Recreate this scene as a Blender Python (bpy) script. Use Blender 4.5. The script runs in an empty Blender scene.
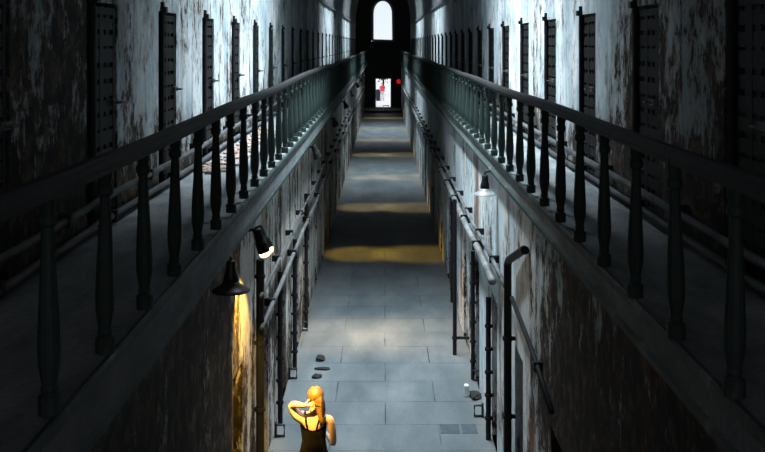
import bpy, bmesh, math, random
from mathutils import Vector, Matrix
random.seed(7)
C = bpy.context.scene.collection
PI = math.pi
F = 1000.0          # focal length in pixels of the 765 px wide frame
EYE = 5.5           # eye height above the corridor floor
YEND = 84.0

def at(px, py, d):  # point of the place seen at that pixel, d metres down the corridor
    return Vector(((px - 383) * d / F, d, EYE - (py - 44) * d / F))

ORD = ("first second third fourth fifth sixth seventh eighth ninth tenth eleventh twelfth thirteenth fourteenth "
       "fifteenth sixteenth seventeenth eighteenth nineteenth twentieth twenty-first twenty-second twenty-third "
       "twenty-fourth twenty-fifth twenty-sixth twenty-seventh twenty-eighth twenty-ninth thirtieth thirty-first "
       "thirty-second thirty-third thirty-fourth thirty-fifth thirty-sixth").split()

# ------------------------------------------------------------------ mesh helpers
def box(bm, c, s, rot=None, mi=0):
    r = bmesh.ops.create_cube(bm, size=1.0)
    M = Matrix.Translation(Vector(c))
    if rot is not None: M = M @ rot
    M = M @ Matrix.Diagonal((s[0], s[1], s[2], 1))
    bmesh.ops.transform(bm, matrix=M, verts=r['verts'])
    if mi:
        for f in {f for v in r['verts'] for f in v.link_faces}: f.material_index = mi
    return r['verts']

def quad(bm, a, b, c, d):
    return bm.faces.new([bm.verts.new(p) for p in (a, b, c, d)])

def sweep(bm, pts, prof, up=Vector((0, 0, 1)), closed_ends=True):
    """sweep a closed 2-D profile (side, up) along a polyline"""
    rings = []
    n = len(pts)
    for i, p in enumerate(pts):
        p = Vector(p)
        t = (Vector(pts[min(i + 1, n - 1)]) - Vector(pts[max(i - 1, 0)])).normalized()
        u = up if abs(t.dot(up)) < 0.95 else Vector((0, 1, 0))
        s = t.cross(u).normalized(); w = s.cross(t).normalized()
        rings.append([bm.verts.new(p + s * a + w * b) for a, b in prof])
    m = len(prof)
    for i in range(n - 1):
        for k in range(m):
            bm.faces.new((rings[i][k], rings[i][(k + 1) % m], rings[i + 1][(k + 1) % m], rings[i + 1][k]))
    if closed_ends:
        bm.faces.new(rings[0][::-1]); bm.faces.new(rings[-1])

def circ(r, n=10): return [(r * math.cos(2 * PI * k / n), r * math.sin(2 * PI * k / n)) for k in range(n)]
def tube(bm, pts, r, n=10): sweep(bm, pts, circ(r, n))

def lathe(bm, prof, seg=14, M=Matrix.Identity(4), caps=True):
    rings = []
    for r, z in prof:
        rings.append([bm.verts.new(M @ Vector((r * math.cos(2 * PI * k / seg), r * math.sin(2 * PI * k / seg), z))) for k in range(seg)])
    for i in range(len(rings) - 1):
        for k in range(seg):
            bm.faces.new((rings[i][k], rings[i][(k + 1) % seg], rings[i + 1][(k + 1) % seg], rings[i + 1][k]))
    if caps:
        bm.faces.new(rings[0][::-1]); bm.faces.new(rings[-1])

def obj(name, bm, m, parent=None, smooth=False, loc=None):
    bmesh.ops.recalc_face_normals(bm, faces=bm.faces[:])
    me = bpy.data.meshes.new(name); bm.to_mesh(me); bm.free()
    if smooth:
        for p in me.polygons: p.use_smooth = True
    for x in (m if isinstance(m, (list, tuple)) else [m]): me.materials.append(x)
    o = bpy.data.objects.new(name, me); C.objects.link(o)
    if parent is not None: o.parent = parent
    if loc is not None: o.location = loc
    return o

def tag(o, label, cat, group=None):
    o['label'] = label; o['category'] = cat
    if group: o['group'] = group
    return o

def thing(name, label, cat, loc=(0, 0, 0), group=None, rot=(0, 0, 0)):
    o = bpy.data.objects.new(name, None); C.objects.link(o)
    o.empty_display_size = 0.1
    o.location = loc; o.rotation_euler = rot
    return tag(o, label, cat, group)

def struct(name, bm, m, label, cat, smooth=False):
    o = obj(name, bm, m, None, smooth); o['kind'] = 'structure'
    return tag(o, label, cat)

def dup(root, name=None):
    r = root.copy(); C.objects.link(r)
    for ch in list(root.children):
        c = ch.copy(); C.objects.link(c); c.parent = r
        for g in list(ch.children):
            d = g.copy(); C.objects.link(d); d.parent = c
    return r

# ------------------------------------------------------------------ materials
class NT:
    def __init__(s, name):
        s.m = bpy.data.materials.new(name); s.m.use_nodes = True
        s.t = s.m.node_tree; s.b = s.t.nodes['Principled BSDF']
        s.co = s.t.nodes.new('ShaderNodeTexCoord').outputs['Object']
    def n(s, kind, **kw):
        x = s.t.nodes.new(kind)
        for k, v in kw.items(): setattr(x, k, v)
        return x
    def link(s, a, b): s.t.links.new(a, b)
    def mapped(s, scale, loc=(0, 0, 0)):
        x = s.n('ShaderNodeMapping'); x.inputs['Scale'].default_value = scale; x.inputs['Location'].default_value = loc
        s.link(s.co, x.inputs['Vector']); return x.outputs[0]
    def noise(s, vec, scale, detail=6, rough=0.6, dist=0.0):
        x = s.n('ShaderNodeTexNoise'); x.inputs['Scale'].default_value = scale; x.inputs['Detail'].default_value = detail
        x.inputs['Roughness'].default_value = rough; x.inputs['Distortion'].default_value = dist
        s.link(vec, x.inputs['Vector']); return x.outputs['Fac']
    def ramp(s, fac, stops):
        x = s.n('ShaderNodeValToRGB'); e = x.color_ramp.elements
        while len(e) < len(stops): e.new(0.5)
        for i, (p, c) in enumerate(stops):
            e[i].position = p; e[i].color = (c, c, c, 1) if isinstance(c, (int, float)) else (*c, 1)
        s.link(fac, x.inputs[0]); return x.outputs[0]
    def mix(s, fac, a, b, mode='MIX'):
        x = s.n('ShaderNodeMix', data_type='RGBA', blend_type=mode)
        for v, i in ((fac, 0), (a, 6), (b, 7)):
            if isinstance(v, (int, float)): x.inputs[i].default_value = v
            elif isinstance(v, tuple): x.inputs[i].default_value = (*v, 1)
            else: s.link(v, x.inputs[i])
        return x.outputs[2]
    def math(s, op, a, b=0.0, clamp=False):
        x = s.n('ShaderNodeMath', operation=op); x.use_clamp = clamp
        for v, i in ((a, 0), (b, 1)):
            if isinstance(v, (int, float)): x.inputs[i].default_value = v
            else: s.link(v, x.inputs[i])
        return x.outputs[0]
    def rng(s, v, a, b, c, d):
        x = s.n('ShaderNodeMapRange'); x.clamp = True
        s.link(v, x.inputs[0])
        for i, q in enumerate((a, b, c, d)): x.inputs[i + 1].default_value = q
        return x.outputs[0]
    def xyz(s):
        x = s.n('ShaderNodeSeparateXYZ'); s.link(s.co, x.inputs[0]); return x.outputs
    def col(s, v):
        if isinstance(v, tuple): s.b.inputs['Base Color'].default_value = (*v, 1)
        else: s.link(v, s.b.inputs['Base Color'])
    def rough(s, v): s.b.inputs['Specular IOR Level'].default_value = 0.2 if v > 0.45 else 0.5; s.b.inputs['Roughness'].default_value = v
    def bump(s, h, strength=0.4, dist=0.02):
        x = s.n('ShaderNodeBump'); x.inputs['Strength'].default_value = strength; x.inputs['Distance'].default_value = dist
        s.link(h, x.inputs['Height']); s.link(x.outputs[0], s.b.inputs['Normal'])

def simple(name, c, rough=0.7, metal=0.0, var=0.35, scale=6.0, emit=None, es=0.0):
    k = NT(name); f = k.noise(k.co, scale, 5)
    lo = tuple(x * (1 - var) for x in c); hi = tuple(min(1, x * (1 + var)) for x in c)
    k.col(k.ramp(f, [(0.3, lo), (0.7, hi)])); k.rough(rough); k.b.inputs['Metallic'].default_value = metal
    if emit:
        k.b.inputs['Emission Color'].default_value = (*emit, 1); k.b.inputs['Emission Strength'].default_value = es
    return k.m

def plaster(name, upper):
    """old whitewash peeling off dark masonry, more of it gone towards the bridge"""
    k = NT(name); x, y, z = k.xyz()
    big = k.noise(k.mapped((1, 0.30, 0.38), (9, 2, 4)), 1.5, 3, 0.5)
    mid = k.noise(k.mapped((1, 0.50, 0.30), (1, 5, 2)), 7.0, 9, 0.72, 0.3)
    fine = k.noise(k.mapped((1, 0.6, 0.38), (5, 5, 5)), 22, 6, 0.75)
    streak = k.noise(k.mapped((1, 0.6, 0.055), (3, 7, 1)), 10.0, 6, 0.65)
    strips = k.noise(k.mapped((1, 0.5, 0.02), (2, 1, 8)), 3.2, 4, 0.6)
    if upper:
        wear = k.rng(y, 6.0, 11.0, 0.085, -0.035)
        wear = k.math('ADD', wear, k.rng(z, 6.3, 7.4, 0.0, 0.05))
        wear = k.math('ADD', wear, k.rng(z, 4.9, 4.15, 0.0, 0.16))
        wear = k.math('ADD', wear, k.rng(x, 0.5, -0.5, 0.0, 0.025))
    else:
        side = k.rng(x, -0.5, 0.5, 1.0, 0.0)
        wear = k.rng(y, 8.9, 10.9, 0.15, -0.03)
        wear = k.math('ADD', wear, k.rng(z, 2.4, 0.0, 0.0, 0.045))
        wear = k.math('ADD', wear, k.rng(x, 0.5, -0.5, 0.0, 0.055))
    m = k.math('ADD', k.math('MULTIPLY', mid, 0.62), k.math('MULTIPLY', big, 0.38))
    m = k.math('ADD', m, k.math('MULTIPLY', k.math('SUBTRACT', fine, 0.5), 0.42))
    m = k.math('ADD', m, k.math('MULTIPLY', k.math('SUBTRACT', strips, 0.5), 0.24 if upper else k.rng(x, -0.5, 0.5, 0.55, 0.34)))
    m = k.math('ADD', m, k.math('MULTIPLY', k.math('SUBTRACT', streak, 0.5), 0.14))
    m = k.math('ADD', m, wear)
    peel = k.ramp(m, [(0.55, 0), (0.59, 1)])
    halo = k.ramp(m, [(0.45, 0), (0.565, 1)])
    pn = k.math('ADD', k.math('MULTIPLY', k.noise(k.mapped((1, 0.35, 0.3)), 3.0, 7, 0.62), 0.6), k.math('MULTIPLY', strips, 0.4))
    if upper:
        paint = k.ramp(pn, [(0.34, (0.24, 0.33, 0.37)), (0.48, (0.53, 0.61, 0.65)), (0.62, (0.82, 0.83, 0.845))])
    else:
        paint = k.ramp(pn, [(0.34, (0.34, 0.46, 0.52)), (0.48, (0.62, 0.71, 0.76)), (0.62, (0.84, 0.84, 0.82))])
    paint = k.mix(k.ramp(streak, [(0.52, 0), (0.72, 0.7 if upper else 0.5)]), paint, (0.10, 0.115, 0.12))
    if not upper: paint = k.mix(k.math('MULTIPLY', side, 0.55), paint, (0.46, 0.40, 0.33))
    paint = k.mix(k.math('MULTIPLY', halo, 0.65 if not upper else 0.8), paint, (0.20, 0.165, 0.135) if not upper else (0.24, 0.215, 0.195))
    bare = k.ramp(k.noise(k.mapped((1, 0.4, 0.4), (7, 7, 7)), 13.0, 7, 0.75), [(0.35, (0.008, 0.0075, 0.0075)), (0.50, (0.028, 0.022, 0.017)), (0.64, (0.15, 0.115, 0.08))])
    rust = k.ramp(k.noise(k.mapped((1, 0.5, 0.22), (6, 3, 0)), 5.0, 6), [(0.57, 0), (0.66, 1)])
    bare = k.mix(k.math('MULTIPLY', rust, 0.15 if upper else 0.35), bare, (0.20, 0.07, 0.025))
    c = k.mix(peel, paint, bare)
    if not upper:           # rust runs below old iron fixings; one low right strip just orange-brown
        wob = k.math('MULTIPLY', k.math('SUBTRACT', k.noise(k.mapped((1, 1, 0.5)), 2.5, 5), 0.5), 1.1)
        yy = k.math('ADD', y, wob)
        for sx, y0, hw, z0, z1, st in ((1, 16.4, 0.42, 2.2, 3.8, 0.85), (1, 10.2, 0.20, -1.0, 1.7, 0.8), (1, 13.0, 0.15, 0.5, 2.6, 0.6), (-1, 12.9, 0.22, 0.8, 3.4, 0.7), (-1, 15.8, 0.3, 0.2, 2.8, 0.6), (1, 19.6, 0.3, 0.5, 2.6, 0.6)):
            q = k.rng(k.math('ABSOLUTE', k.math('SUBTRACT', yy, y0)), hw * 0.6, hw, st, 0)
            q = k.math('MULTIPLY', q, k.rng(z, z0 - 0.3, z0 + 0.2, 0, 1)); q = k.math('MULTIPLY', q, k.rng(z, z1 - 0.2, z1 + 0.2, 1, 0))
            q = k.math('MULTIPLY', q, k.rng(x, -0.1 * sx, 0.1 * sx, 0, 1) if sx > 0 else k.rng(x, -0.1, 0.1, 1, 0))
            c = k.mix(q, c, k.ramp(fine, [(0.35, (0.11, 0.05, 0.028)), (0.65, (0.27, 0.135, 0.08))]))
    k.col(c); k.rough(0.85)
    h = k.math('SUBTRACT', k.math('MULTIPLY', fine, 0.3), peel)
    k.bump(h, 0.6, 0.012)
    return k.m

def floor_mat():
    k = NT('worn_flagstone')
    br = k.n('ShaderNodeTexBrick'); br.offset = 0.5; br.offset_frequency = 2; br.squash = 1.0
    k.link(k.mapped((1, 1, 1), (-0.80, 0.43, 0)), br.inputs['Vector'])
    br.inputs['Scale'].default_value = 1.0
    for n_, v_ in (('Mortar Size', 0.010), ('Mortar Smooth', 0.25), ('Bias', 0.0), ('Brick Width', 1.53), ('Row Height', 0.93)):
        br.inputs[n_].default_value = v_
    br.inputs['Color1'].default_value = (0.077, 0.093, 0.102, 1); br.inputs['Color2'].default_value = (0.105, 0.12, 0.127, 1)
    br.inputs['Mortar'].default_value = (0.075, 0.078, 0.08, 1)
    n1 = k.noise(k.mapped((1.2, 0.45, 1)), 1.1, 7, 0.6)
    n2 = k.noise(k.co, 28, 5, 0.7)
    c = k.mix(0.55, br.outputs['Color'], k.ramp(n1, [(0.3, (0.031, 0.040, 0.046)), (0.50, (0.080, 0.093, 0.100)), (0.70, (0.155, 0.16, 0.158))]), 'MIX')
    worn = k.ramp(k.noise(k.mapped((0.55, 1.1, 1), (3, 1, 0)), 1.3, 4, 0.6), [(0.40, 0.08), (0.58, 0.9)])
    c = k.mix(k.math('MULTIPLY', br.outputs['Fac'], worn), c, (0.022, 0.024, 0.026))
    c = k.mix(0.35, c, k.ramp(n2, [(0.35, 0.35), (0.65, 0.75)]), 'OVERLAY')
    x, y, z = k.xyz()
    edge = k.rng(k.math('ABSOLUTE', x), 1.15, 1.5, 0, 0.65)
    edge = k.math('MULTIPLY', edge, k.ramp(k.noise(k.co, 2.5, 6), [(0.35, 0), (0.6, 1)]))
    c = k.mix(edge, c, (0.11, 0.10, 0.09))
    k.col(c); k.rough(0.62)
    k.bump(k.math('SUBTRACT', k.math('MULTIPLY', n2, 0.4), k.math('MULTIPLY', br.outputs['Fac'], worn)), 0.5, 0.01)
    return k.m

def gallery_mat():
    k = NT('gallery_concrete')
    n1 = k.noise(k.mapped((2, 0.8, 1)), 1.6, 8, 0.65); n2 = k.noise(k.co, 30, 5, 0.7)
    c = k.ramp(n1, [(0.3, (0.12, 0.135, 0.145)), (0.55, (0.24, 0.26, 0.27)), (0.75, (0.36, 0.36, 0.35))])
    c = k.mix(0.4, c, k.ramp(n2, [(0.35, 0.3), (0.65, 0.75)]), 'OVERLAY')
    k.col(c); k.rough(0.8); k.bump(n2, 0.4, 0.01)
    return k.m

def greenpaint(name, a, b, scale=3.0):
    k = NT(name)
    n1 = k.noise(k.mapped((1, 1, 0.4)), scale, 7, 0.65); n2 = k.noise(k.mapped((1, 1, 0.5), (4, 1, 2)), 17, 6, 0.7)
    c = k.ramp(n1, [(0.3, tuple(q * 0.55 for q in a)), (0.55, a), (0.75, b)])
    c = k.mix(k.ramp(n2, [(0.58, 0), (0.66, 0.85)]), c, (0.03, 0.03, 0.028))
    k.col(c); k.rough(0.6); k.bump(n2, 0.3, 0.006)
    return k.m

M_UP = plaster('peeling_plaster_upper', True)
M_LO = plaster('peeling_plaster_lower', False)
M_FLOOR = floor_mat()
M_GAL = gallery_mat()
M_FASC = greenpaint('old_green_fascia_paint', (0.055, 0.078, 0.073), (0.20, 0.255, 0.242))
M_RAIL = simple('dark_handrail_wood', (0.014, 0.015, 0.016), 0.7)
M_BAL = greenpaint('old_green_baluster_paint', (0.040, 0.062, 0.056), (0.15, 0.205, 0.188), 1.2)
M_IRON = simple('black_iron', (0.017, 0.017, 0.018), 0.6, 0.2)
M_GATE = simple('dark_gate_iron', (0.013, 0.0125, 0.0125), 0.7, 0.1)
M_WOOD = simple('blackened_door_timber', (0.009, 0.0085, 0.008), 0.85)
M_VAULT = simple('vault_plaster', (0.13, 0.14, 0.145), 0.9, var=0.5, scale=2.0)
M_END = simple('dark_end_wall', (0.060, 0.062, 0.066), 0.9)  # plain dark grey, varied only by noise
M_PIPE = simple('grey_painted_pipe', (0.15, 0.155, 0.155), 0.55, var=0.6, scale=3.0)
M_DPIPE = simple('dull_grey_pipe', (0.09, 0.095, 0.10), 0.6, var=0.6, scale=3.0)
M_SHADE = simple('dark_enamel', (0.03, 0.03, 0.032), 0.4)
M_WSHADE = simple('white_enamel', (0.26, 0.275, 0.285), 0.35, var=0.25)
M_BULB = simple('lit_bulb', (1, 0.8, 0.45), 0.4, var=0.0, emit=(1.0, 0.66, 0.26), es=6.0)
M_RED = simple('red_lamp_glass', (0.8, 0.02, 0.02), 0.4, var=0.0, emit=(1.0, 0.02, 0.03), es=0.42)
M_FRAME = simple('grey_window_frame', (0.42, 0.46, 0.48), 0.6)
M_SKIN = simple('skin', (0.62, 0.40, 0.29), 0.5, var=0.06, scale=14)
M_HAIR = simple('brown_blond_hair', (0.15, 0.08, 0.025), 0.45, var=0.5, scale=45)
M_HAIR_SHADED = simple('shade_toned_hair', (0.025, 0.013, 0.007), 0.5, var=0.4, scale=40)  # darker hair colour, painting the shade on the side away from the lamp
M_DRESS = simple('black_dress', (0.014, 0.013, 0.014), 0.8)
M_SHOE = simple('brown_sandal', (0.08, 0.05, 0.03), 0.6)
M_EYE = simple('eye', (0.05, 0.04, 0.04), 0.3)
M_DEBRIS = simple('dark_debris', (0.018, 0.016, 0.015), 0.9)
M_CHALK = simple('plaster_chunk', (0.5, 0.52, 0.53), 0.9)
M_RUBBLE = simple('pink_rubble', (0.34, 0.25, 0.22), 0.9, var=0.6, scale=12)
M_OUT = simple('pale_gravel', (0.85, 0.83, 0.85), 0.9, var=0.1)
M_RSHIRT = simple('red_pink_shirt', (0.75, 0.08, 0.14), 0.8)
M_WCLOTH = simple('white_trousers', (0.75, 0.75, 0.78), 0.8, var=0.1)
M_DARKC = simple('dark_blue_plastic', (0.03, 0.035, 0.06), 0.6)
M_LEAF = simple('tree_leaves', (0.05, 0.08, 0.05), 0.8)
M_STONE = simple('step_stone', (0.042, 0.056, 0.064), 0.8)

def glassmat():
    k = NT('dusty_glass'); tr = k.n('ShaderNodeBsdfTransparent'); gl = k.n('ShaderNodeBsdfGlossy'); mx = k.n('ShaderNodeMixShader')
    gl.inputs['Roughness'].default_value = 0.1; mx.inputs[0].default_value = 0.06
    tr.inputs[0].default_value = (0.9, 0.93, 0.95, 1)
    k.link(tr.outputs[0], mx.inputs[1]); k.link(gl.outputs[0], mx.inputs[2])
    k.link(mx.outputs[0], k.t.nodes['Material Output'].inputs['Surface'])
    return k.m
M_GLASS = glassmat()

# ------------------------------------------------------------------ the shell
Y0 = -2.0
XU = 2.3                    # upper wall faces
XLL, XLR = -1.55, 1.53      # lower wall faces
XNL, XNR = -1.30, 1.46      # gallery edges
GZ = 4.0                    # gallery floor level
STEP = 2.48
LEFT_UP = [8.2 + STEP * i for i in range(-3, 31)]
RIGHT_UP = [8.78 + STEP * i for i in range(-3, 31)]
LEFT_UP = [d for d in LEFT_UP if 2.5 < d < YEND - 1]; RIGHT_UP = [d for d in RIGHT_UP if 2.5 < d < YEND - 1]
DW, DTOP = 0.88, 5.84
LW, LTOP = 0.66, 2.02

def wall_face(bm, X, sgn, doors, z0, z1, dw, dz0, dz1, depth):
    """plane x = X with rectangular openings and their jambs; sgn = outward side"""
    ys = [Y0]
    for d in doors: ys += [d - dw / 2, d + dw / 2]
    ys.append(YEND)
    P = lambda y, z, o=0.0: (X + sgn * o, y, z)
    for i in range(len(ys) - 1):
        a, b = ys[i], ys[i + 1]
        if i % 2 == 0:
            quad(bm, P(a, z0), P(b, z0), P(b, z1), P(a, z1))
        else:
            quad(bm, P(a, dz1), P(b, dz1), P(b, z1), P(a, z1))
            if dz0 > z0 + 1e-4: quad(bm, P(a, z0), P(b, z0), P(b, dz0), P(a, dz0))
            quad(bm, P(a, dz0), P(a, dz1), P(a, dz1, depth), P(a, dz0, depth))
            quad(bm, P(b, dz0), P(b, dz1), P(b, dz1, depth), P(b, dz0, depth))
            quad(bm, P(a, dz1), P(b, dz1), P(b, dz1, depth), P(a, dz1, depth))
            quad(bm, P(a, dz0), P(b, dz0), P(b, dz0, depth), P(a, dz0, depth))
            quad(bm, P(a, dz0, depth), P(b, dz0, depth), P(b, dz1, depth), P(a, dz1, depth))

def make_wall(name, sgn, XL, doors, label):
    bm = bmesh.new()
    wall_face(bm, sgn * XU, sgn, doors, GZ, 7.1, DW, GZ + 0.02, DTOP, 0.42)
    n = len(bm.faces)
    wall_face(bm, XL, sgn, doors, 0.0, 3.74, LW, 0.0, LTOP, 0.34)
    bm.faces.ensure_lookup_table()
    for i, f in enumerate(bm.faces): f.material_index = 0 if i < n else 1
    return struct(name, bm, [M_UP, M_LO], label, 'wall')
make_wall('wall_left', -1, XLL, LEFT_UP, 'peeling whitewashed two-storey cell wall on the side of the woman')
make_wall('wall_right', 1, XLR, RIGHT_UP, 'peeling whitewashed two-storey cell wall behind the white enamel bell lamp')

bm = bmesh.new(); box(bm, (0, (Y0 + YEND) / 2, -0.1), (3.9, YEND - Y0, 0.2))
struct('floor', bm, M_FLOOR, 'worn bluish flagstone corridor floor between the two cell walls', 'floor')

def gallery(name, tname, sgn, XN, XL, fh, side):
    bm = bmesh.new()
    w = XU - abs(XN) + 0.02
    box(bm, (sgn * (abs(XN) + w / 2), (Y0 + YEND) / 2, GZ - 0.12), (w, YEND - Y0, 0.24))
    struct(name, bm, M_GAL, 'dusty grey gallery walkway ' + side, 'walkway')
    bm = bmesh.new()
    # moulded fascia: nosing lip, board, ovolo, lower fillet
    prof = [(0.0, 0.035), (-0.02, 0.035), (-0.03, 0.02), (-0.03, -0.02), (-0.01, -0.04), (0.005, -0.05), (0.005, -fh + 0.07), (-0.02, -fh + 0.05),
            (-0.02, -fh + 0.015), (0.005, -fh), (0.12, -fh), (0.12, -0.20), (0.0, -0.20)]
    a, b = [], []
    for u, v in prof:
        a.append(bm.verts.new((sgn * (abs(XN) + 0.001 + u if u <= 0 else abs(XN) + u), Y0, GZ + v)))
        b.append(bm.verts.new((sgn * (abs(XN) + 0.001 + u if u <= 0 else abs(XN) + u), YEND, GZ + v)))
    m = len(prof)
    for i in range(m): bm.faces.new((a[i], a[(i + 1) % m], b[(i + 1) % m], b[i]))
    bm.faces.new(a); bm.faces.new(b)
    struct(tname, bm, M_FASC, 'moulded pale green fascia board edging the gallery ' + side, 'trim')
gallery('floor_gallery_left', 'trim_1', -1, XNL, XLL, 0.30, 'above the woman')
gallery('floor_gallery_right', 'trim_2', 1, XNR, XLR, 0.24, 'above the white enamel lamp')

bm = bmesh.new(); box(bm, (0, Y0 - 0.1, 5.7), (5.4, 0.2, 11.8))
struct('wall_back_blocker', bm, M_END, 'dark plain wall added unseen behind the bridge to keep sky light out', 'wall')  # out of view, added to stop sky light reaching the near railings
# cornices where the vault springs
for sgn, nm, side in ((-1, 'trim_3', 'on the side of the woman'), (1, 'trim_4', 'on the side of the white lamp')):
    bm = bmesh.new(); box(bm, (sgn * (XU - 0.035), (Y0 + YEND) / 2, 7.1), (0.07, YEND - Y0, 0.12))
    struct(nm, bm, M_DPIPE, 'narrow cornice where the vault springs ' + side, 'trim')

# vault with skylight slots
SKY = [(12.3, 20.2), (38.5, 45.5), (58.0, 68.0)]
def vault_pt(t, y):
    a = PI * t
    return Vector((-XU * math.cos(a), y, 7.1 + 4.5 * math.sin(a)))
bm = bmesh.new()
N = 18
cuts = sorted({Y0, YEND, *[v for s in SKY for v in s]})
for i in range(len(cuts) - 1):
    a, b = cuts[i], cuts[i + 1]
    hole = any(abs(s[0] - a) < 1e-6 for s in SKY)
    for k in range(N):
        if hole and 7 <= k <= 10: continue
        quad(bm, vault_pt(k / N, a), vault_pt((k + 1) / N, a), vault_pt((k + 1) / N, b), vault_pt(k / N, b))
bmesh.ops.remove_doubles(bm, verts=bm.verts[:], dist=1e-5)
struct('ceiling', bm, M_VAULT, 'plastered barrel vault over the whole cellblock', 'ceiling', True)
for i, (a, b) in enumerate(SKY):
    bm = bmesh.new()
    p0 = vault_pt(7 / N, a); w = -2 * p0.x
    for s in (-1, 1): box(bm, (s * w / 2, (a + b) / 2, p0.z + 0.06), (0.08, b - a + 0.08, 0.2))
    n = int((b - a) / 1.2)
    for q in range(n + 1): box(bm, (0, a + (b - a) * q / n, p0.z + 0.1), (w, 0.06, 0.1))
    o = struct('window_%d' % (i + 2), bm, M_FRAME, 'long skylight slot in the vault, %s from the bridge' % ORD[i], 'skylight')
    bm = bmesh.new(); box(bm, (0, (a + b) / 2, p0.z + 0.17), (w, b - a, 0.012))
    obj('pane', bm, M_GLASS, o)

# end wall with arched window and doorway
WX0, WX1, WZ0, WZS = at(371.3, 0, YEND).x, at(394.2, 0, YEND).x, at(0, 41.5, YEND).z, 8.1
DX0, DX1, DZ0, DZ1 = at(375, 0, YEND).x, at(391.5, 0, YEND).x, 0.18, at(0, 78, YEND).z
wc = (WX0 + WX1) / 2; wr = (WX1 - WX0) / 2
arch = [(WX0, WZ0), (WX1, WZ0)] + [(wc + wr * math.cos(PI * k / 14), WZS + 1.25 * wr * math.sin(PI * k / 14)) for k in range(15)]
doorl = [(DX0, DZ0), (DX1, DZ0), (DX1, DZ1), (DX0, DZ1)]
outer = [(-XU - 0.3, -0.2), (XU + 0.3, -0.2), (XU + 0.3, 7.1)] + [(-(XU + .3) * math.cos(PI * (N - k) / N), 7.1 + 4.7 * math.sin(PI * k / N)) for k in range(1, N)] + [(-XU - 0.3, 7.1)]
bm = bmesh.new()
def loop(pts, y): 
    vs = [bm.verts.new((p[0], y, p[1])) for p in pts]
    return vs, [bm.edges.new((vs[i], vs[(i + 1) % len(vs)])) for i in range(len(vs))]
TH = 0.5
fr = [loop(q, YEND) for q in (outer, arch, doorl)]; bk = [loop(q, YEND + TH) for q in (outer, arch, doorl)]
bmesh.ops.triangle_fill(bm, edges=[e for l in fr for e in l[1]], use_beauty=True)
bmesh.ops.triangle_fill(bm, edges=[e for l in bk for e in l[1]], use_beauty=True)
for (va, _), (vb, _) in zip(fr, bk):
    for i in range(len(va)):
        j = (i + 1) % len(va); bm.faces.new((va[i], va[j], vb[j], vb[i]))
struct('wall_end', bm, M_END, 'dark end wall holding the tall arched window', 'wall')

bm = bmesh.new()
fpts = [(x, YEND + 0.06, z) for x, z in arch]; fpts.append(fpts[0])
ins = [Vector((wc + (p[0] - wc) * 0.93, p[1], 7.6 + (p[2] - 7.6) * 0.965)) for p in fpts]
sweep(bm, ins, [(-0.13, -0.05), (0.13, -0.05), (0.13, 0.05), (-0.13, 0.05)], up=Vector((0, 1, 0)))
w1 = struct('window_1', bm, M_FRAME, 'tall bright arched window high in the far end wall', 'window')
bm = bmesh.new()
f = bm.faces.new([bm.verts.new((x, YEND + 0.2, z)) for x, z in arch])
r = bmesh.ops.extrude_face_region(bm, geom=[f]); bmesh.ops.translate(bm, vec=(0, 0.012, 0), verts=[v for v in r['geom'] if isinstance(v, bmesh.types.BMVert)])
obj('pane', bm, M_GLASS, w1)
bm = bmesh.new()
for xx in (DX0 + 0.04, DX1 - 0.04): box(bm, (xx, YEND + 0.25, (DZ0 + DZ1) / 2), (0.08, 0.3, DZ1 - DZ0))
box(bm, ((DX0 + DX1) / 2, YEND + 0.25, DZ1 - 0.04), (DX1 - DX0, 0.3, 0.08))
struct('door_1', bm, M_FRAME, 'bright open doorway frame at the far end of the corridor', 'door')
bm = bmesh.new(); box(bm, (0, YEND - 2.0, 0.07), (3.0, 4.0, 0.14)); box(bm, (0, YEND - 0.4, 0.16), (2.2, 0.8, 0.04))
struct('trim_5', bm, M_END, 'low dark step in front of the far doorway', 'step')
bm = bmesh.new(); box(bm, (0, YEND + 30.5, 0.05), (60, 60, 0.1))
struct('ground_outside', bm, M_OUT, 'pale sunlit yard beyond the far doorway', 'ground')

# ------------------------------------------------------------------ upper cell gates and lower cell doors
def lattice(bm, w, h):
    t = 0.012
    for x in (-w / 2 + 0.03, w / 2 - 0.03, 0): box(bm, (0, x, h / 2), (0.03, 0.06, h))
    for q in range(6): box(bm, (0, 0, 0.03 + (h - 0.06) * q / 5), (0.026, w, 0.06))
    n = 5
    for q in range(1, n): box(bm, (0.006, -w / 2 + w * q / n, h / 2), (t, 0.105, h))
    m = 13
    for q in range(1, m): box(bm, (-0.006, 0, h * q / m), (t, w, 0.095))

def gate_proto(label):
    bm = bmesh.new()
    w, h = DW - 0.02, DTOP - GZ - 0.06
    for q in range(5): box(bm, (0, -w / 2 + w * (q + 0.5) / 5, h / 2), (0.05, w / 5 - 0.012, h))
    for z in (0.25, h - 0.25): box(bm, (-0.03, 0, z), (0.02, w, 0.1))
    o = obj('door_2', bm, M_WOOD); o['kind'] = 'structure'; tag(o, label, 'door')
    bm = bmesh.new(); lattice(bm, w, h); g = obj('lattice_gate', bm, M_GATE, o); g.location = (-0.30, 0, 0)
    bm = bmesh.new(); tube(bm, [(0, 0, 0), (0, 0, h + 0.13)], 0.03, 8); box(bm, (-0.02, 0, h + 0.05), (0.07, 0.09, 0.06)); hp = obj('hinge_post', bm, M_IRON, o); hp.location = (-0.335, w / 2 - 0.12, 0)
    bm = bmesh.new(); box(bm, (0, 0, 0), (0.03, 0.16, 0.05)); tube(bm, [(-0.02, -0.05, 0), (-0.07, -0.05, 0), (-0.07, 0.05, 0), (-0.02, 0.05, 0)], 0.01, 6)
    la = obj('latch', bm, M_DPIPE, o); la.location = (-0.345, -w / 2 + 0.12, 0.98)
    return o

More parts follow.
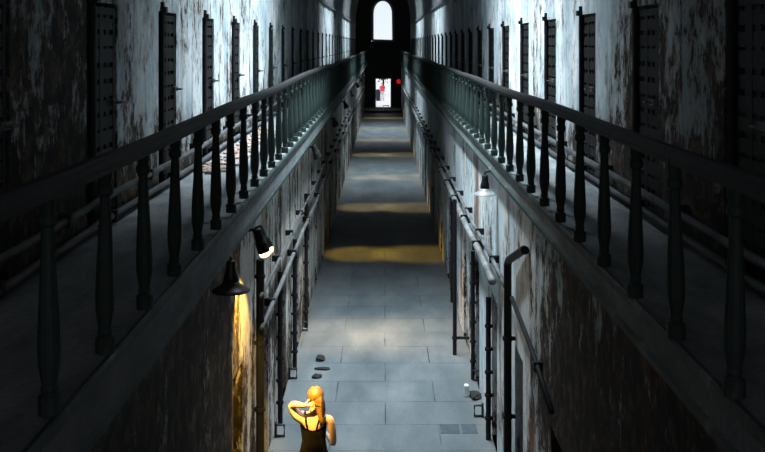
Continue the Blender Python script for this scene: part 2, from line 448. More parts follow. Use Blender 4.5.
def lower_proto(label):
    bm = bmesh.new(); w, h = LW - 0.02, LTOP - 0.03
    for q in range(4): box(bm, (0, -w / 2 + w * (q + 0.5) / 4, h / 2), (0.06, w / 4 - 0.01, h))
    o = obj('door_70', bm, M_WOOD); o['kind'] = 'structure'; tag(o, label, 'door')
    for z in (0.35, 1.0, 1.65):
        bm = bmesh.new(); box(bm, (0, 0, 0), (0.02, w, 0.07))
        for q in (-0.22, 0, 0.22): lathe(bm, [(0.018, 0), (0.012, 0.015)], 6, Matrix.Translation((-0.01, q, 0)) @ Matrix.Rotation(-PI / 2, 4, 'Y'))
        s = obj('iron_strap', bm, M_IRON, o); s.location = (-0.04, 0, z)
    bm = bmesh.new(); tube(bm, [(0, 0, 0.1), (-0.06, 0, 0.1), (-0.06, 0, -0.1), (0, 0, -0.1)], 0.012, 6); hd = obj('pull_handle', bm, M_IRON, o); hd.location = (-0.03, -0.22, 1.2)
    return o

up, lo = gate_proto('x'), lower_proto('x')
num = 2; first_u = first_l = True
for sgn, doors, XL, side in ((-1, LEFT_UP, XLL, 'on the wall beside the woman'), (1, RIGHT_UP, XLR, 'on the wall with the white lamp')):
    for i, d in enumerate(doors):
        o = up if first_u else dup(up); first_u = False
        o.name = 'door_%d' % num; num += 1
        o.location = (sgn * (XU + 0.33), d, GZ + 0.025); o.rotation_euler = (0, 0, 0 if sgn > 0 else PI)
        o['label'] = 'dark iron lattice gallery gate, %s from the bridge %s' % (ORD[i], side); o['group'] = 'upper gallery cell gates'
        o = lo if first_l else dup(lo); first_l = False
        o.name = 'door_%d' % num; num += 1
        o.location = (sgn * (abs(XL) + 0.26), d, 0.012); o.rotation_euler = (0, 0, 0 if sgn > 0 else PI)
        o['label'] = 'blackened timber ground-floor cell door, %s from the bridge %s' % (ORD[i], side); o['group'] = 'ground floor cell doors'

# ------------------------------------------------------------------ railings
BPROF = [(0.046, 0.0), (0.046, 0.07), (0.030, 0.085), (0.036, 0.10), (0.030, 0.115), (0.044, 0.20), (0.046, 0.27), (0.040, 0.42), (0.030, 0.62),
         (0.026, 0.74), (0.040, 0.755), (0.040, 0.785), (0.030, 0.80), (0.036, 0.83), (0.036, 0.912)]
bm = bmesh.new(); lathe(bm, BPROF, 12)
bal0 = obj('baluster', bm, M_BAL, smooth=False)
bal_first = True
def railing(sgn, x, y1, step, label, kinks):
    t = thing('railing', label, 'railing', (0, 0, 0), 'gallery railings')
    def dz(y):
        z = 0.0
        for (a, s, h) in kinks: z += h * math.exp(-((y - a) / s) ** 2)
        return z
    bm = bmesh.new(); pts = []
    y = 1.6
    while y < 82.6:
        pts.append((x + 0.012 * math.sin(y * 0.37), y, GZ + 0.945 + dz(y) + 0.008 * math.sin(y * 0.9))); y += 0.8
    sweep(bm, pts, [(-0.048, -0.036), (0.048, -0.036), (0.056, 0.0), (0.042, 0.03), (0.02, 0.042), (-0.02, 0.042), (-0.042, 0.03), (-0.056, 0.0)])
    obj('handrail', bm, M_RAIL, t)
    n = 0; y = y1
    global bal_first
    while y < 82.4 and n < 100:
        b = bal0 if bal_first else bal0.copy()
        if not bal_first: C.objects.link(b)
        bal_first = False
        b.parent = t; b.location = (x, y, GZ + 0.036); b.rotation_euler = (random.uniform(-.012, .012), random.uniform(-.012, .012), random.uniform(0, 6))
        b.scale = (1, 1, 1 + dz(y) / 0.9)
        y += step; n += 1
    return t
railing(-1, XNL - 0.02, 3.94 - 0.77, 0.79, 'long baluster railing on the gallery above the woman', [(19.5, 4.0, 0.045)])
railing(1, XNR + 0.0, 4.16 - 0.815, 0.815, 'long baluster railing on the gallery above the white bell lamp', [])

# ------------------------------------------------------------------ pipes
def clamp(bm, p, sgn, r):
    box(bm, (p[0] + sgn * 0.06, p[1], p[2]), (0.16, 0.07, 2 * r + 0.03))
def wall_pipe(label, x, z, sgn, r, mat, y0, y1, every, start, drop=0.0, cmat=M_IRON, wall=None):
    t = thing('wall_pipe', label, 'pipe', (0, 0, 0), 'pipes along the walls')
    bm = bmesh.new(); n = max(2, int((y1 - y0) / 2))
    tube(bm, [(x + 0.01 * math.sin(k * 1.7), y0 + (y1 - y0) * k / n, z + drop * k / n + 0.012 * math.sin(k * 2.3)) for k in range(n + 1)], r, 10)
    obj('pipe', bm, mat, t, True)
    y = start
    while y < min(y1, 45):
        bm = bmesh.new(); w = abs(wall - x) + r + 0.01
        box(bm, (x - sgn * r + sgn * w / 2, y, z + drop * (y - y0) / (y1 - y0)), (w, 0.06, 2 * r + 0.035))
        obj('bracket', bm, cmat, t); y += every
    return t
wall_pipe('upper of two thin pipes along the foot of the gallery wall above the woman', -XU + 0.10, 4.27, -1, 0.030, M_DPIPE, 2, 83, 2.48, 6.96, wall=-XU)
wall_pipe('lower thin pipe lying in the gallery corner above the woman', -XU + 0.07, 4.075, -1, 0.030, M_DPIPE, 2, 83, 2.48, 5.8, wall=-XU)
wall_pipe('upper of two thin pipes along the foot of the gallery wall above the white lamp', XU - 0.10, 4.24, 1, 0.030, M_DPIPE, 2, 83, 2.48, 7.54, wall=XU)
wall_pipe('lower thin pipe lying in the gallery corner above the white lamp', XU - 0.07, 4.075, 1, 0.030, M_DPIPE, 2, 83, 2.48, 6.4, wall=XU)
wall_pipe('slim pale pipe on the wall beside the woman, higher of the pair', XLL + 0.10, 2.50, -1, 0.022, M_DPIPE, 11.9, 80, 1.9, 14.0, wall=XLL)
wall_pipe('thick pale pipe on the wall beside the woman, lower of the pair', XLL + 0.11, 2.12, -1, 0.030, M_DPIPE, 11.9, 80, 3.1, 13.1, wall=XLL)
wall_pipe('slim grey pipe on the wall under the white lamp, higher of the pair', XLR - 0.10, 2.66, 1, 0.028, M_DPIPE, 11.7, 80, 1.95, 13.2, wall=XLR)
wall_pipe('thick pale lagged pipe on the wall under the white lamp', XLR - 0.12, 2.44, 1, 0.054, M_PIPE, 12.9, 80, 2.3, 15.2, wall=XLR)
wall_pipe('thin black pipe sloping down along the peeling wall under the white lamp', XLR - 0.06, 2.30, 1, 0.026, M_IRON, 8.7, 11.4, 2.1, 9.6, drop=0.32, wall=XLR)

def standpipe(label, x, y, z1, sgn, r=0.034, wall=None, every=0.32, top=None):
    t = thing('standpipe', label, 'pipe', (x, y, 0), 'black iron standpipes')
    bm = bmesh.new(); pts = [(0, 0, 0.0), (0, 0, z1)]
    if top: pts += [Vector(p) - Vector((x, y, 0)) for p in top]
    tube(bm, pts, r, 10); obj('pipe', bm, M_IRON, t, False)
    z = 0.3
    while z < z1 - 0.1:
        bm = bmesh.new(); w = abs(wall - x) if wall else 0.1
        box(bm, (sgn * (w / 2 - 0.025), 0, 0), (w + 0.048, 0.04, 0.04)); lathe(bm, [(r + .014, -.02), (r + .014, .02)], 10)
        c = obj('clamp', bm, M_IRON, t); c.location = (0, 0, z); z += every
    return t
standpipe('black iron standpipe bent towards the bridge at its top, on the white lamp wall', 1.44, 11.55, 2.95, 1, 0.046, XLR, 0.9, [(1.445, 11.48, 3.02), (1.478, 10.5, 3.34), (1.48, 10.42, 3.35)])
standpipe('clamped black standpipe, second from the bridge on the white lamp wall', 1.465, 13.9, 1.98, 1, 0.036, XLR)
standpipe('clamped black standpipe, third from the bridge on the white lamp wall', 1.475, 16.4, 2.1, 1, 0.034, XLR)
standpipe('tall black standpipe standing proud of the wall beyond the white lamp', 1.27, 17.7, 2.75, 1, 0.036, XLR, 9)
standpipe('clamped black standpipe behind the tall proud one, along the white lamp wall', 1.475, 21.3, 2.6, 1, 0.04, XLR)
standpipe('black standpipe reaching down from under the lit twin flood lamp', -1.48, 12.05, 2.9, -1, 0.05, XLL, 0.8)
standpipe('clamped black standpipe beside the woman, second from the bridge on her wall', -1.49, 14.5, 2.2, -1, 0.036, XLL)
standpipe('clamped black standpipe, third from the bridge on the wall of the woman', -1.49, 16.9, 2.2, -1, 0.036, XLL)
standpipe('clamped black standpipe, fourth from the bridge on the wall of the woman', -1.49, 19.4, 2.6, -1, 0.036, XLL)

# ------------------------------------------------------------------ lamps
def bell_lamp(label, p, sgn, wall, shade, r, neck):
    t = thing('bell_lamp', label, 'lamp', p, 'bell-shaped wall lamps')
    bm = bmesh.new()
    outer = [(r, 0.0), (r * 0.97, 0.010), (r * 0.80, 0.024), (r * 0.62, 0.042), (r * 0.48, 0.064), (r * 0.40, 0.088)]
    inner = [(a - 0.006, b - 0.004) for a, b in outer[::-1]]
    lathe(bm, outer + inner, 24, caps=False); obj('lamp_shade', bm, shade, t, True)
    bm = bmesh.new(); lathe(bm, [(r * 0.30, 0.075), (r * 0.42, 0.084), (r * 0.38, 0.13), (r * 0.31, 0.17), (0.042, 0.195), (0.042, 0.25), (0.03, 0.262)], 16); obj('socket', bm, neck, t, True)
    bm = bmesh.new(); w = abs(wall - p[0])
    tube(bm, [(0, 0, 0.25), (0, 0, 0.285), (sgn * 0.02, 0, 0.305), (sgn * 0.05, 0, 0.312), (sgn * w, 0, 0.312)], 0.014, 8); obj('arm', bm, neck, t, True)
    bm = bmesh.new(); lathe(bm, [(0.05, 0), (0.05, 0.02)], 14, Matrix.Translation((sgn * w, 0, 0.312)) @ Matrix.Rotation(-sgn * PI / 2, 4, 'Y')); obj('wall_plate', bm, neck, t)
    bm = bmesh.new(); lathe(bm, [(0.02, 0.15), (0.025, 0.12), (0.045, 0.07), (0.035, 0.03), (0.012, 0.02)], 12); obj('bulb', bm, M_FRAME, t, True)
    return t
pl = at(231, 291, 8.5)
bell_lamp('dark bell-shaped lamp hanging under the gallery near the gold-lit wall', pl, -1, XLL, M_SHADE, 0.163, M_SHADE)
pr = at(485.3, 194.5, 13.4); 
bell_lamp('white enamel bell-shaped lamp with black neck under the opposite gallery', (1.365, 13.4, pr.z), 1, XLR, M_WSHADE, 0.155, M_IRON)

WARM = (1.0, 0.58, 0.09)
FLOOD = [10.45, 18.9, 26.2, 33.7, 41.3, 49.6, 57.2, 65.3, 74.2]
def flood_proto(bulge):
    t = thing('flood_lamp', 'x', 'lamp', (0, 0, 0), 'twin flood lamps under the gallery')
    bm = bmesh.new(); box(bm, (-0.03, 0, 0), (0.06, 0.16, 0.20)); lathe(bm, [(0.05, 0), (0.05, 0.03)], 12, Matrix.Translation((0, 0, 0)) @ Matrix.Rotation(PI / 2, 4, 'Y')); obj('junction_box', bm, M_IRON, t)
    bm = bmesh.new(); tube(bm, [(0, 0, 0.02), (0.12, 0, 0.06), (0.20, 0, 0.02)], 0.016, 8); tube(bm, [(0.20, -0.09, 0.02), (0.20, 0.09, 0.02)], 0.02, 8); obj('bracket_arm', bm, M_IRON, t)
    for s, tilt in ((-1, 0.30), (1, 0.42)):
        M = Matrix.Translation((0.20, s * 0.085, 0.03)) @ Matrix.Rotation(s * -0.10, 4, 'X') @ Matrix.Rotation(PI - tilt, 4, 'Y')
        bm = bmesh.new(); lathe(bm, [(0.03, -0.06), (0.045, -0.05), (0.048, 0.06), (0.062, 0.10), (0.066, 0.20), (0.060, 0.20), (0.056, 0.185)], 16, M)
        h = obj('lamp_can', bm, M_IRON, t, False)
        bm = bmesh.new(); lathe(bm, [(0.056, 0.186), (0.058, 0.21), (0.045, 0.245), (0.006, 0.26)] if bulge else [(0.054, 0.12), (0.053, 0.135), (0.03, 0.15), (0.006, 0.155)], 16, M); obj('lit_lens', bm, M_BULB, h, True)
    return t
fp = flood_proto(True); fp2 = flood_proto(False)
for i, d in enumerate(FLOOD):
    t = fp if i == 0 else (fp2 if i == 1 else dup(fp2))
    t['label'] = 'twin flood lamp under the gallery above the woman, %s from the bridge' % ORD[i]
    t.location = (XLL + 0.056, d, 3.5)
    for q, tx in enumerate((-0.75, 0.95)):
        L = bpy.data.lights.new('flood_light', 'SPOT'); L.color = WARM
        L.shadow_soft_size = 0.05; L.spot_blend = 0.3
        o = bpy.data.objects.new('flood_light', L); C.objects.link(o)
        o.location = (XLL + 0.38, d + (-0.06, 0.06)[q], 3.2)
        if i == 0:
            L.energy, L.spot_size = (2000, math.radians(20)) if q == 0 else (430, math.radians(66)); tgt = Vector((-0.86, 11.33, 1.43)) if q == 0 else Vector((-2.0, 11.3, 1.2))
        elif i == 1:
            L.energy, L.spot_size, L.spot_blend = 720, math.radians(56), 0.9; L.color = (1.0, 0.70, 0.42); tgt = Vector((tx * 0.7, d, 0))
        else:
            L.energy, L.spot_size, L.spot_blend = (480 if i == 2 else 450) * (1.0, 1.3)[q], math.radians(40), 0.8; tgt = Vector((tx * 0.85, d, 0)); L.color = WARM if i == 2 else (1.0, 0.70, 0.28)
        o.rotation_euler = (tgt - o.location).to_track_quat('-Z', 'Y').to_euler()

# red alarm lamp by the far doorway
t = thing('alarm_lamp', 'small glowing red lamp on the dark end wall beside the doorway', 'lamp', (at(398.6, 81, 83.9).x, YEND + 0.006, at(0, 81.5, 83.9).z))
bm = bmesh.new(); lathe(bm, [(0.16, 0), (0.16, 0.05)], 16, Matrix.Rotation(PI / 2, 4, 'X')); obj('back_plate', bm, M_IRON, t)
bm = bmesh.new(); lathe(bm, [(0.19, 0.05), (0.185, 0.12), (0.14, 0.2), (0.04, 0.24)], 16, Matrix.Rotation(PI / 2, 4, 'X')); obj('red_lens', bm, M_RED, t, True)

# ------------------------------------------------------------------ small things on the floor
def lump(name, p, s, mat, label, cat, seed, group=None):
    rnd = random.Random(seed); bm = bmesh.new(); bmesh.ops.create_icosphere(bm, subdivisions=2, radius=1.0)
    for v in bm.verts:
        k = rnd.uniform(0.72, 1.15); v.co = Vector((v.co.x * s[0] * k, v.co.y * s[1] * k, max(0, v.co.z * s[2] * k + s[2] * 0.55)))
    return tag(obj(name, bm, mat, None, False, p), label, cat, group)
def fl(px, py): d = F * EYE / (py - 44); return Vector(((px - 383) * d / F, d, 0.0))
lump('debris_lump', fl(320, 360), (0.09, 0.13, 0.05), M_DEBRIS, 'dark rounded clod of debris on the flagstones, largest of the three beyond the woman', 'debris', 1, 'debris on the floor')
lump('debris_lump', fl(322, 369.5), (0.15, 0.06, 0.025), M_DEBRIS, 'flat thin dark sliver of debris between the clod and the woman', 'debris', 2, 'debris on the floor')
lump('debris_lump', fl(317, 377.5), (0.085, 0.10, 0.035), M_DEBRIS, 'small dark scrap of debris just beyond the head of the woman', 'debris', 3, 'debris on the floor')
bm = bmesh.new(); box(bm, (0, 0, 0.09), (0.07, 0.10, 0.18)); bmesh.ops.bevel(bm, geom=bm.edges[:], offset=0.012, segments=1, affect='EDGES')
tag(obj('plaster_chunk', bm, M_CHALK, None, False, fl(466.5, 396)), 'small white plaster block on the flagstones by the white lamp wall', 'debris')
lump('debris_lump', fl(475.5, 397), (0.11, 0.18, 0.05), M_DEBRIS, 'low dark pile of debris beside the small white plaster block', 'debris', 5, 'debris on the floor')

def loop_iron(px, py, label, sgn):
    p = fl(px, py); t = thing('floor_bracket', label, 'bracket', p, 'iron loops at the foot of the walls')
    bm = bmesh.new(); w = 0.12
    tube(bm, [(sgn * 0.05, 0, 0.02), (-sgn * w / 2, 0, 0.02), (-sgn * w / 2, 0, 0.17), (sgn * 0.05, 0, 0.17)], 0.018, 8); obj('loop', bm, M_IRON, t)
    bm = bmesh.new(); box(bm, (sgn * 0.06, 0, 0.10), (0.03, 0.07, 0.20)); obj('post', bm, M_IRON, t)
loop_iron(477, 381, 'square iron loop at the wall foot beyond the small white block', 1)
loop_iron(478.5, 417, 'square iron loop at the wall foot closer than the small white block', 1)
loop_iron(293, 379, 'iron loop at the wall foot beyond the woman, beside the debris', -1)
loop_iron(280, 437, 'iron loop at the wall foot level with the back of the woman', -1)
loop_iron(304, 331, 'iron loop at the wall foot far beyond the woman and the clod', -1)

# inset repair stones in the floor
for px, py, w, lab in ((450.5, 433, 0.275, 'dark inset repair stone in the floor, wider of the pair by the wall loop'), (470.2, 433, 0.215, 'dark inset repair stone in the floor, between its wider twin and the wall')):
    bm = bmesh.new(); box(bm, (0, 0.15, 0.002), (w, 0.34, 0.006)); tag(obj('repair_stone', bm, M_STONE, None, False, fl(px, py)), lab, 'stone', 'repair stones')

# fallen plaster along the gallery wall
bm = bmesh.new(); rnd = random.Random(4)
for k in range(260):
    y = rnd.uniform(11.5, 17.5); x = -XU + 0.14 + abs(rnd.gauss(0, 0.2)); s = rnd.uniform(0.012, 0.05)
    if x > -XNL * -1 - 0.16: continue
    vs = bmesh.ops.create_icosphere(bm, subdivisions=1, radius=s)['verts']
    M = Matrix.Translation((x, y, GZ + s * 0.45)) @ Matrix.Rotation(rnd.uniform(0, 6), 4, 'Z') @ Matrix.Diagonal((rnd.uniform(.7, 1.6), rnd.uniform(.7, 1.6), .6, 1))
    bmesh.ops.transform(bm, matrix=M, verts=vs)
o = obj('plaster_rubble', bm, M_RUBBLE); tag(o, 'scatter of fallen pinkish plaster rubble on the gallery above the woman', 'rubble'); o['kind'] = 'stuff'

# stool by the far doorway
t = thing('stool', 'tiny pale-framed stool standing on the step before the far doorway', 'stool', (at(386, 0, 81).x, 81.2, 0.14))
bm = bmesh.new(); box(bm, (0, 0, 0.36), (0.46, 0.34, 0.04)); obj('seat', bm, M_FRAME, t)
for sx in (-1, 1):
    for sy in (-1, 1):
        bm = bmesh.new(); box(bm, (sx * 0.2, sy * 0.14, 0.17), (0.04, 0.04, 0.34)); obj('leg', bm, M_FRAME, t)

# ------------------------------------------------------------------ people
def skin_mesh(name, verts, edges, radii, root, mat, parent=None, levels=2):
    me = bpy.data.meshes.new(name); me.from_pydata([tuple(v) for v in verts], edges, [])
    tmp = bpy.data.objects.new('tmp_skin', me); C.objects.link(tmp)
    sk = tmp.modifiers.new('Skin', 'SKIN'); sk.use_smooth_shade = True; sk.branch_smoothing = 0.4
    sd = tmp.modifiers.new('Sub', 'SUBSURF'); sd.levels = levels; sd.render_levels = levels
    for i, r in enumerate(radii):
        rr = r if isinstance(r, tuple) else (r, r)
        me.skin_vertices[0].data[i].radius = rr; me.skin_vertices[0].data[i].use_root = (i == root)
    dg = bpy.context.evaluated_depsgraph_get(); dg.update()
    new = bpy.data.meshes.new_from_object(tmp.evaluated_get(dg)); new.name = name
    C.objects.unlink(tmp); bpy.data.objects.remove(tmp)
    for p in new.polygons: p.use_smooth = True
    new.materials.clear(); new.materials.append(mat)
    o = bpy.data.objects.new(name, new); C.objects.link(o)
    if parent: o.parent = parent
    return o

class Skel:
    def __init__(s): s.v = []; s.e = []; s.r = []
    def add(s, p, r, prev=None):
        s.v.append(Vector(p)); s.r.append(r); i = len(s.v) - 1
        if prev is not None: s.e.append((prev, i))
        return i
    def chain(s, pts, prev):
        for p, r in pts: prev = s.add(p, r, prev)
        return prev
    def hand(s, wrist, d, n, side, curl, k=1.0):
        """palm and five fingers; d pointing direction, n palm normal, side = thumb side"""
        d = Vector(d).normalized(); n = Vector(n).normalized(); sd = Vector(side).normalized()
        w = s.v[wrist]
        palm = s.add(w + d * 0.045 * k, (0.026 * k, 0.020 * k), wrist)
        kn = s.add(w + d * 0.075 * k, (0.028 * k, 0.016 * k), palm)
        for off, ln in ((0.030, 0.070), (0.010, 0.078), (-0.011, 0.072), (-0.031, 0.056)):
            p = w + d * 0.085 * k + sd * off * k; pr = s.add(p, 0.0088 * k, kn)
            dd = d
            for q, fr in enumerate((0.45, 0.32, 0.25)):
                dd = (dd + n * curl * (0.5 if q == 0 else 0.8)).normalized(); p = p + dd * ln * fr * k; pr = s.add(p, (0.0084 - 0.0008 * q) * k, pr)
        p = w + d * 0.03 * k + sd * 0.03 * k; pr = s.add(p, 0.011 * k, palm)
        dd = (d * 0.7 + sd * 0.7 + n * 0.15).normalized()
        for q, l in enumerate((0.032, 0.028)):
            p = p + dd * l * k; pr = s.add(p, (0.0098 - 0.001 * q) * k, pr); dd = (dd + d * 0.3 + n * curl).normalized()

def ringloft(bm, rings, seg=20):
    R = []
    for (cx, cy, z, a, b) in rings:
        R.append([bm.verts.new((cx + a * math.cos(2 * PI * k / seg), cy + b * math.sin(2 * PI * k / seg), z)) for k in range(seg)])
    for i in range(len(R) - 1):
        for k in range(seg): bm.faces.new((R[i][k], R[i][(k + 1) % seg], R[i + 1][(k + 1) % seg], R[i + 1][k]))
    return R

# woman, seen from behind, facing down the corridor (+y)
W = thing('person', 'woman from behind in a black strappy dress, one hand raised to her hair', 'person', (-0.775, 11.2, 0.0))
s = Skel()
pel = s.add((0, 0, 0.90), (0.155, 0.115))
wst = s.add((0, 0.01, 1.06), (0.118, 0.088), pel)
che = s.add((-0.005, 0.005, 1.20), (0.132, 0.10), wst)
uch = s.add((-0.01, -0.01, 1.29), (0.125, 0.085), che)
nb = s.add((-0.005, 0.0, 1.375), 0.062, uch)
nk = s.add((0.008, 0.015, 1.425), 0.050, nb)
hb = s.add((0.014, 0.035, 1.475), (0.066, 0.072), nk)
hm = s.add((0.016, 0.038, 1.545), (0.074, 0.088), hb)
ht = s.add((0.018, 0.030, 1.605), (0.060, 0.072), hm)
s.chain([((0.020, 0.120, 1.535), 0.016), ((0.020, 0.142, 1.522), 0.010)], hm)      # nose
s.add((0.018, 0.118, 1.462), (0.024, 0.018), hb)                                       # chin
for q in (-1, 1): s.add((0.016 + q * 0.083, 0.03, 1.535), (0.010, 0.018), hm)       # ears
# raised arm on the side of the wall
el = s.chain([((-0.115, -0.01, 1.325), 0.072), ((-0.18, -0.015, 1.335), 0.070), ((-0.225, -0.02, 1.40), 0.056), ((-0.258, -0.03, 1.475), 0.044)], uch)
wr_ = s.chain([((-0.19, -0.075, 1.492), 0.041), ((-0.105, -0.105, 1.488), 0.027)], el)
s.hand(wr_, (1.0, 0.10, 0.02), (0, 1, 0), (0, 0.25, 1), 0.35, 0.95)
# lowered arm, forearm brought forward
er = s.chain([((0.11, -0.01, 1.322), 0.060), ((0.185, -0.01, 1.305), 0.056), ((0.215, -0.02, 1.16), 0.044), ((0.222, -0.02, 1.03), 0.038)], uch)
wl = s.chain([((0.19, 0.10, 1.02), 0.036), ((0.135, 0.20, 1.05), 0.026)], er)
s.hand(wl, (-0.75, 0.5, 0.35), (-0.3, -0.6, 0.2), (0, 0.2, 1), 0.5, 0.95)
for q in (-1, 1):
    hip = s.add((q * 0.092, 0.0, 0.82), (0.095, 0.098), pel)
    an = s.chain([((q * 0.098, 0.01, 0.66), 0.076), ((q * 0.098, 0.012, 0.48), 0.055), ((q * 0.10, -0.02, 0.33), 0.053), ((q * 0.102, -0.02, 0.15), 0.036), ((q * 0.102, -0.02, 0.075), 0.034)], hip)
    s.chain([((q * 0.105, 0.05, 0.045), (0.036, 0.028)), ((q * 0.112, 0.13, 0.036), (0.038, 0.018)), ((q * 0.115, 0.17, 0.034), (0.030, 0.013))], an)
    s.add((q * 0.102, -0.055, 0.045), 0.028, an)
body = skin_mesh('body', s.v, s.e, s.r, pel, M_SKIN, W)
for q in (-1, 1):
    bm = bmesh.new(); bmesh.ops.create_uvsphere(bm, u_segments=10, v_segments=8, radius=0.012); obj('eye', bm, M_EYE, W, True, (0.018 + q * 0.032, 0.108, 1.548))
# dress: fitted back, skirt to the knee, two straps
bm = bmesh.new()
rings = [(0, 0.0, 0.50, 0.235, 0.20), (0, 0.0, 0.70, 0.215, 0.175), (0, 0.0, 0.88, 0.178, 0.142), (0, 0.005, 0.97, 0.150, 0.122), (0, 0.008, 1.06, 0.132, 0.106),
         (-0.002, 0.006, 1.14, 0.140, 0.113), (-0.005, 0.004, 1.205, 0.148, 0.118), (-0.007, 0.0, 1.235, 0.147, 0.112)]
ringloft(bm, rings, 28)
for v in bm.verts:
    if v.co.z < 0.9:
        a = math.atan2(v.co.y, v.co.x); k = 1 + 0.05 * math.sin(a * 7) * (0.9 - v.co.z) / 0.4; v.co.x *= k; v.co.y *= k
    if v.co.z > 1.2: v.co.z += 0.02 * math.cos(2 * math.atan2(v.co.y, v.co.x))
sh = bmesh.ops.solidify(bm, geom=bm.faces[:], thickness=0.006)
obj('dress', bm, M_DRESS, W, True)
for q in (-1, 1):
    bm = bmesh.new()
    sweep(bm, [(-0.01 + q * 0.045, -0.105, 1.205), (-0.01 + q * 0.065, -0.115, 1.29), (-0.008 + q * 0.085, -0.075, 1.375), (-0.008 + q * 0.09, 0.0, 1.392), (-0.008 + q * 0.085, 0.07, 1.345), (q * 0.075, 0.108, 1.22)],
          [(-0.011, -0.004), (0.011, -0.004), (0.011, 0.004), (-0.011, 0.004)], up=Vector((0, 0.3, 1)))
    obj('dress_strap', bm, M_DRESS, W, True)
    bm = bmesh.new(); box(bm, (q * 0.110, 0.06, 0.012), (0.085, 0.27, 0.022)); bmesh.ops.bevel(bm, geom=bm.edges[:], offset=0.008, segments=2, affect='EDGES')
    tube(bm, [(q * 0.110 - 0.045, 0.11, 0.02), (q * 0.110 - 0.03, 0.11, 0.062), (q * 0.110 + 0.03, 0.11, 0.062), (q * 0.110 + 0.045, 0.11, 0.02)], 0.008, 6)
    obj('sandal', bm, M_SHOE, W)
# hair: cap over the skull, length falling over the far shoulder
bm = bmesh.new()
bmesh.ops.create_uvsphere(bm, u_segments=36, v_segments=20, radius=1.0)
for v in bm.verts:
    a = math.atan2(v.co.x, v.co.y); g = 1 + 0.025 * math.sin(a * 17 + v.co.z * 5) * (1 - abs(v.co.z))
    v.co = Vector((0.017 + v.co.x * 0.092 * g, 0.020 + v.co.y * 0.112 * g, 1.562 + v.co.z * 0.098))
    if v.co.y > 0.06 and v.co.z < 1.60: v.co.y = 0.06 + (v.co.y - 0.06) * 0.15
def lock(pts):
    R_ = []
    for i, (p, ra, rb) in enumerate(pts):
        R_.append([bm.verts.new(Vector(p) + Vector((ra * (1 + 0.10 * math.sin(k * 2.6 + i)) * math.cos(2 * PI * k / 16), rb * math.sin(2 * PI * k / 16), 0))) for k in range(16)])
    for i in range(len(R_) - 1):
        for k in range(16): bm.faces.new((R_[i][k], R_[i][(k + 1) % 16], R_[i + 1][(k + 1) % 16], R_[i + 1][k]))
    bm.faces.new(R_[0]); bm.faces.new(R_[-1])
lock([((0.03, -0.02, 1.60), 0.05, 0.05), ((0.045, -0.05, 1.53), 0.066, 0.045), ((0.065, -0.06, 1.46), 0.056, 0.036), ((0.083, -0.068, 1.39), 0.046, 0.03), ((0.093, -0.085, 1.32), 0.033, 0.024), ((0.094, -0.10, 1.255), 0.010, 0.008)])
obj('hair', bm, M_HAIR, W, True); bm = bmesh.new()
lock([((0.085, -0.035, 1.58), 0.02, 0.03), ((0.098, -0.06, 1.50), 0.022, 0.03), ((0.105, -0.075, 1.42), 0.02, 0.025), ((0.10, -0.09, 1.33), 0.010, 0.012), ((0.098, -0.10, 1.28), 0.004, 0.004)])
lock([((0.07, 0.0, 1.57), 0.03, 0.05), ((0.098, 0.0, 1.49), 0.022, 0.045), ((0.112, -0.01, 1.42), 0.02, 0.03), ((0.118, -0.02, 1.33), 0.006, 0.008)])
dk = obj('hair_shaded_length', bm, M_HAIR_SHADED, W, True); dk['label'] = 'length of hair darkened in colour for shade'
bm = bmesh.new(); lathe(bm, [(0.05, -0.012), (0.058, 0.0), (0.05, 0.012)], 14, Matrix.Translation((0.058, -0.057, 1.475)) @ Matrix.Rotation(0.25, 4, 'Y') @ Matrix.Diagonal((1.15, 0.72, 1, 1)))
obj('hair_tie', bm, M_DRESS, W, True)

# distant visitor beyond the doorway
V = thing('person', 'tiny distant person in a red top and white trousers in the bright far doorway', 'person', (at(382.3, 0, 95).x, 95, 0.1))
s = Skel()
pel = s.add((0, 0, 0.92), (0.15, 0.11)); u = s.chain([((0, 0, 1.08), (0.13, 0.10)), ((0, 0, 1.30), (0.15, 0.10))], pel)
s.chain([((0, 0, 1.43), 0.055), ((0, 0, 1.50), 0.07), ((0, 0, 1.58), (0.085, 0.095)), ((0, 0, 1.65), 0.065)], u)
for q in (-1, 1):
    w_ = s.chain([((q * 0.19, 0, 1.36), 0.055), ((q * 0.24, 0.0, 1.12), 0.042), ((q * 0.20, -0.08, 0.92), 0.028)], u)
    s.hand(w_, (-q * 0.2, -0.4, -0.9), (-q, 0, 0), (0, -1, 0), 0.3)
    an = s.chain([((q * 0.09, 0, 0.82), 0.09), ((q * 0.11, 0, 0.48), 0.06), ((q * 0.12, 0.01, 0.09), 0.036)], pel); s.chain([((q * 0.13, -0.12, 0.035), (0.036, 0.02))], an)
skin_mesh('body', s.v, s.e, s.r, pel, M_SKIN, V)
bm = bmesh.new(); ringloft(bm, [(0, 0, 0.90, 0.19, 0.14), (0, 0, 1.1, 0.165, 0.13), (0, 0, 1.3, 0.20, 0.135), (0, 0, 1.40, 0.15, 0.11), (0, 0, 1.44, 0.075, 0.07)])
for q in (-1, 1): sweep(bm, [(q * 0.15, 0, 1.39), (q * 0.20, 0, 1.34), (q * 0.225, 0, 1.2)], circ(0.066, 10))
obj('shirt', bm, M_RSHIRT, V, True)
bm = bmesh.new(); ringloft(bm, [(0, 0, 0.93, 0.175, 0.13), (0, 0, 0.80, 0.19, 0.14)])
for q in (-1, 1): sweep(bm, [(q * 0.09, 0, 0.82), (q * 0.11, 0, 0.48), (q * 0.12, 0.01, 0.11)], circ(0.092, 12))
obj('trousers', bm, M_WCLOTH, V, True)
bm = bmesh.new(); bmesh.ops.create_icosphere(bm, subdivisions=2, radius=0.1, matrix=Matrix.Translation((0, 0.02, 1.63)) @ Matrix.Diagonal((1, 1.1, 0.9, 1))); obj('hair', bm, M_RSHIRT, V, True)
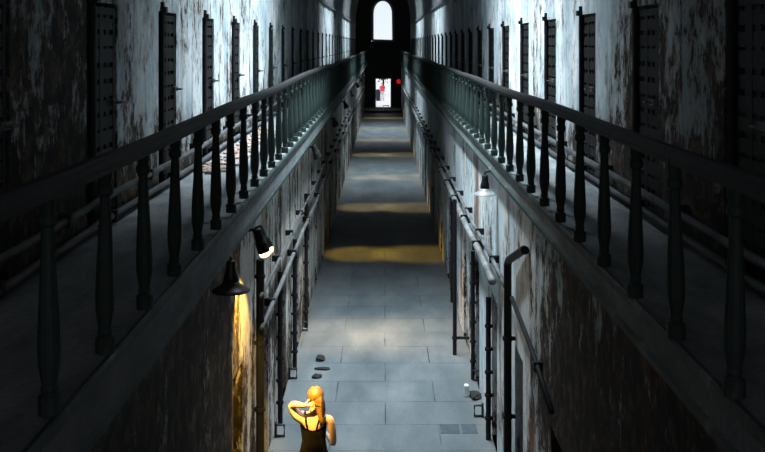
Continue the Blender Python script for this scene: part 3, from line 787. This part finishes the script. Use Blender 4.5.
# dark bin and tree outside
bm = bmesh.new(); lathe(bm, [(0.20, 0), (0.26, 0.85), (0.28, 0.87), (0.28, 0.95), (0.20, 1.05), (0.05, 1.10)], 16)
tag(obj('bin', bm, M_DARKC, None, True, (at(378.3, 0, 95).x, 95.3, 0.1)), 'tiny dark bin in the bright far doorway beside the person in red', 'bin')
t = thing('tree', 'dark leafy tree top glimpsed through the top of the far doorway', 'tree', (0.0, 106, 0.1))
bm = bmesh.new(); tube(bm, [(0, 0, 0), (0.05, 0, 1.6), (0, 0.1, 2.6)], 0.10, 8); obj('trunk', bm, M_WOOD, t)
bm = bmesh.new(); rnd = random.Random(3)
for k in range(500):
    p = Vector((rnd.gauss(0, 0.5), rnd.gauss(0, 0.5), 2.1 + rnd.gauss(0, 0.32)))
    M = Matrix.Translation(p) @ Matrix.Rotation(rnd.uniform(0, 6), 4, Vector((rnd.gauss(0, 1), rnd.gauss(0, 1), rnd.gauss(0, 1) + .01)).normalized())
    bmesh.ops.create_grid(bm, x_segments=1, y_segments=1, size=0.07, matrix=M)
obj('crown', bm, M_LEAF, t)

# ------------------------------------------------------------------ light
def area(name, loc, sx, sy, power, color, spread=180, rot=(0, 0, 0)):
    L = bpy.data.lights.new(name, 'AREA'); L.shape = 'RECTANGLE'; L.size = sx; L.size_y = sy
    L.energy = power; L.color = color; L.spread = math.radians(spread)
    o = bpy.data.objects.new(name, L); C.objects.link(o); o.location = loc; o.rotation_euler = rot
    return o
COOL = (0.79, 0.925, 1.0)
for (a, b), p in zip(SKY, (540, 330, 480)):
    for sg in (-1, 1):          # daylight split into two added lamps, tilted to brighten the opposite walls
        area('skylight_daylight', (sg * 0.50, (a + b) / 2, 11.2), 0.6, b - a, p, COOL, 72, (0, sg * math.radians(18), 0))
area('bridge_end_fill', (0, Y0 + 0.15, 6.0), 4.4, 7.0, 46, (0.99, 0.97, 1.0), 180, (PI / 2, 0, 0))  # added fill lamp behind the camera, lifts the near darks

w = bpy.data.worlds.new('World'); bpy.context.scene.world = w; w.use_nodes = True
bg = w.node_tree.nodes['Background']; bg.inputs[0].default_value = (0.92, 0.96, 1.0, 1); bg.inputs[1].default_value = 1.25

# ------------------------------------------------------------------ camera
cam = bpy.data.cameras.new('camera'); co = bpy.data.objects.new('camera', cam); C.objects.link(co)
cam.sensor_width = 36; cam.sensor_fit = 'HORIZONTAL'; cam.lens = 36 * F / 765
cam.shift_x = (382.5 - 383) / 765; cam.shift_y = -(226 - 44) / 765
cam.clip_end = 500; cam.clip_start = 0.05
co.location = (0, 0, EYE); co.rotation_euler = (PI / 2, 0, 0)
sc = bpy.context.scene; sc.camera = co
sc.view_settings.view_transform = 'Standard'; sc.view_settings.look = 'None'; sc.view_settings.gamma = 1; sc.view_settings.exposure = 0
sc.view_settings.use_curve_mapping = False
